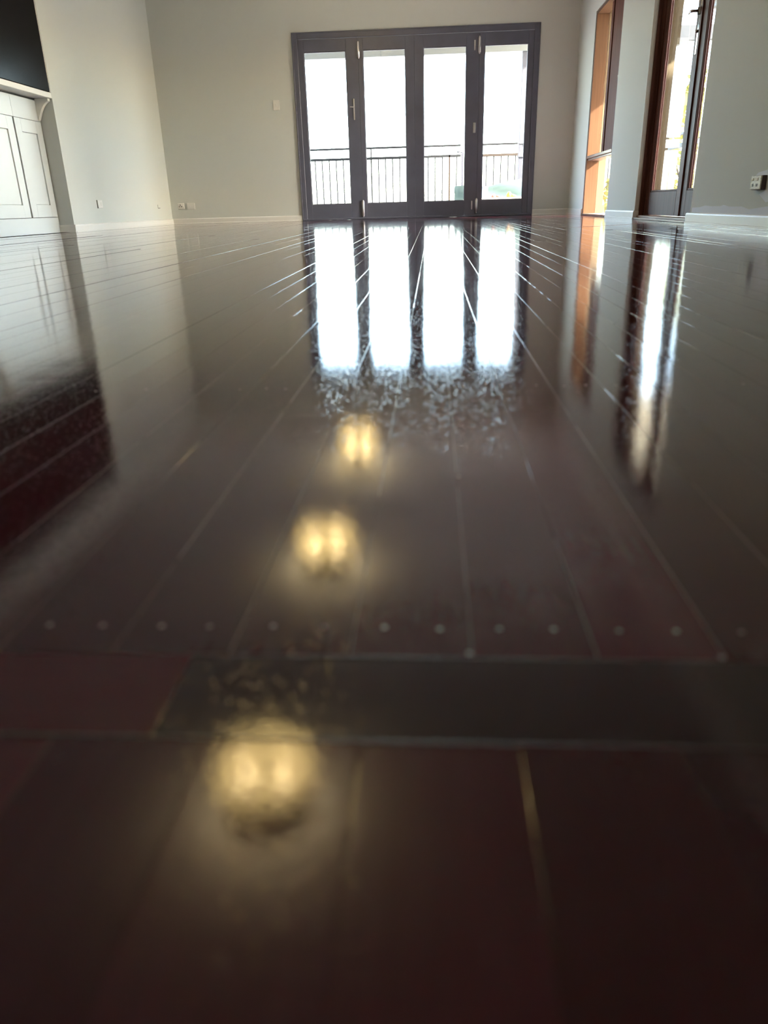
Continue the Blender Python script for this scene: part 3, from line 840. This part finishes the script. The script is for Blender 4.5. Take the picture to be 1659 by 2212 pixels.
for x in (5.6, 7.1): part('pole', B((x-0.05, x+0.05, 13.55, 13.65, -2.3, 2.40), bevel=0.004), 'beam', pg)

def plant(name, label, cat, loc, r, h, n, leafmat, trunk, group=None, seed=1, size=0.09):
    rnd = random.Random(seed)
    t = tag(empty(name, loc), label, cat, group)
    bm = bmesh.new()
    for i in range(n):
        u = rnd.uniform(-1, 1); a = rnd.uniform(0, 2*math.pi); rr = rnd.uniform(0.55, 1)**0.5
        s = math.sqrt(1-u*u)
        c = Vector((r*rr*s*math.cos(a)*(0.8+0.3*math.sin(3*a+seed)), r*rr*s*math.sin(a), trunk + h*0.5 + h*0.5*u*rr))
        d = Vector((rnd.gauss(0, 1), rnd.gauss(0, 1), rnd.gauss(0, 0.6))).normalized()
        e = d.cross(Vector((rnd.gauss(0, 1), rnd.gauss(0, 1), 1))).normalized()
        k = size*rnd.uniform(0.6, 1.3)
        vs = [bm.verts.new(c-d*k), bm.verts.new(c+e*k*0.35), bm.verts.new(c+d*k), bm.verts.new(c-e*k*0.35)]
        bm.faces.new(vs)
    f = obj('foliage', bm, leafmat, t); f['kind'] = 'stuff'
    bm = bmesh.new()
    tube(bm, [(0, 0, 0), (0.03*r, 0, trunk*0.5), (0, 0.05*r, trunk+h*0.25), (0.1*r, 0, trunk+h*0.7)], [0.07*r, 0.055*r, 0.045*r, 0.015*r], 8)
    for k in range(4):
        a = k*1.7+seed
        tube(bm, [(0, 0, trunk+h*0.15), (0.35*r*math.cos(a), 0.35*r*math.sin(a), trunk+h*0.4), (0.6*r*math.cos(a), 0.6*r*math.sin(a), trunk+h*0.65)], [0.035*r, 0.022*r, 0.008*r], 6)
    obj('trunk', bm, 'bark', t, True)
    return t
plant('garden_tree', 'yellow-green tree behind the cream post outside the double doors', 'tree', (4.55, 14.5, -2.3), 0.75, 2.6, 1500, 'leaf2', 1.9, seed=3, size=0.12)
plant('garden_shrub', 'yellow-green shrub below the side railing', 'shrub', (4.5, 11.3, -2.3), 0.75, 1.7, 1500, 'leaf2', 1.2, seed=5, size=0.10)
plant('garden_shrub', 'green shrub right outside the low side window pane', 'shrub', (2.75, 11.9, -2.3), 0.45, 2.1, 1300, 'leaf2', 0.8, seed=8, size=0.07)
plant('garden_tree', 'grey-green tree over the low neighbouring roof', 'tree', (8.6, 23.5, -2.3), 1.0, 2.2, 1500, 'leaf', 3.0, seed=11, size=0.12)
for i, (x, y, lb) in enumerate(((-3.0, 27, 'faint tree far beyond the left end of the deck railing'), (0.3, 30, 'faint tree far beyond the middle of the deck railing'), (2.6, 26, 'faint tree far beyond the right end of the deck railing'))):
    plant('distant_tree', lb, 'tree', (x, y, -2.3), 2.0, 2.0, 380, 'leaf3', 0.9, 'trees beyond the deck', 20+i, 0.11)
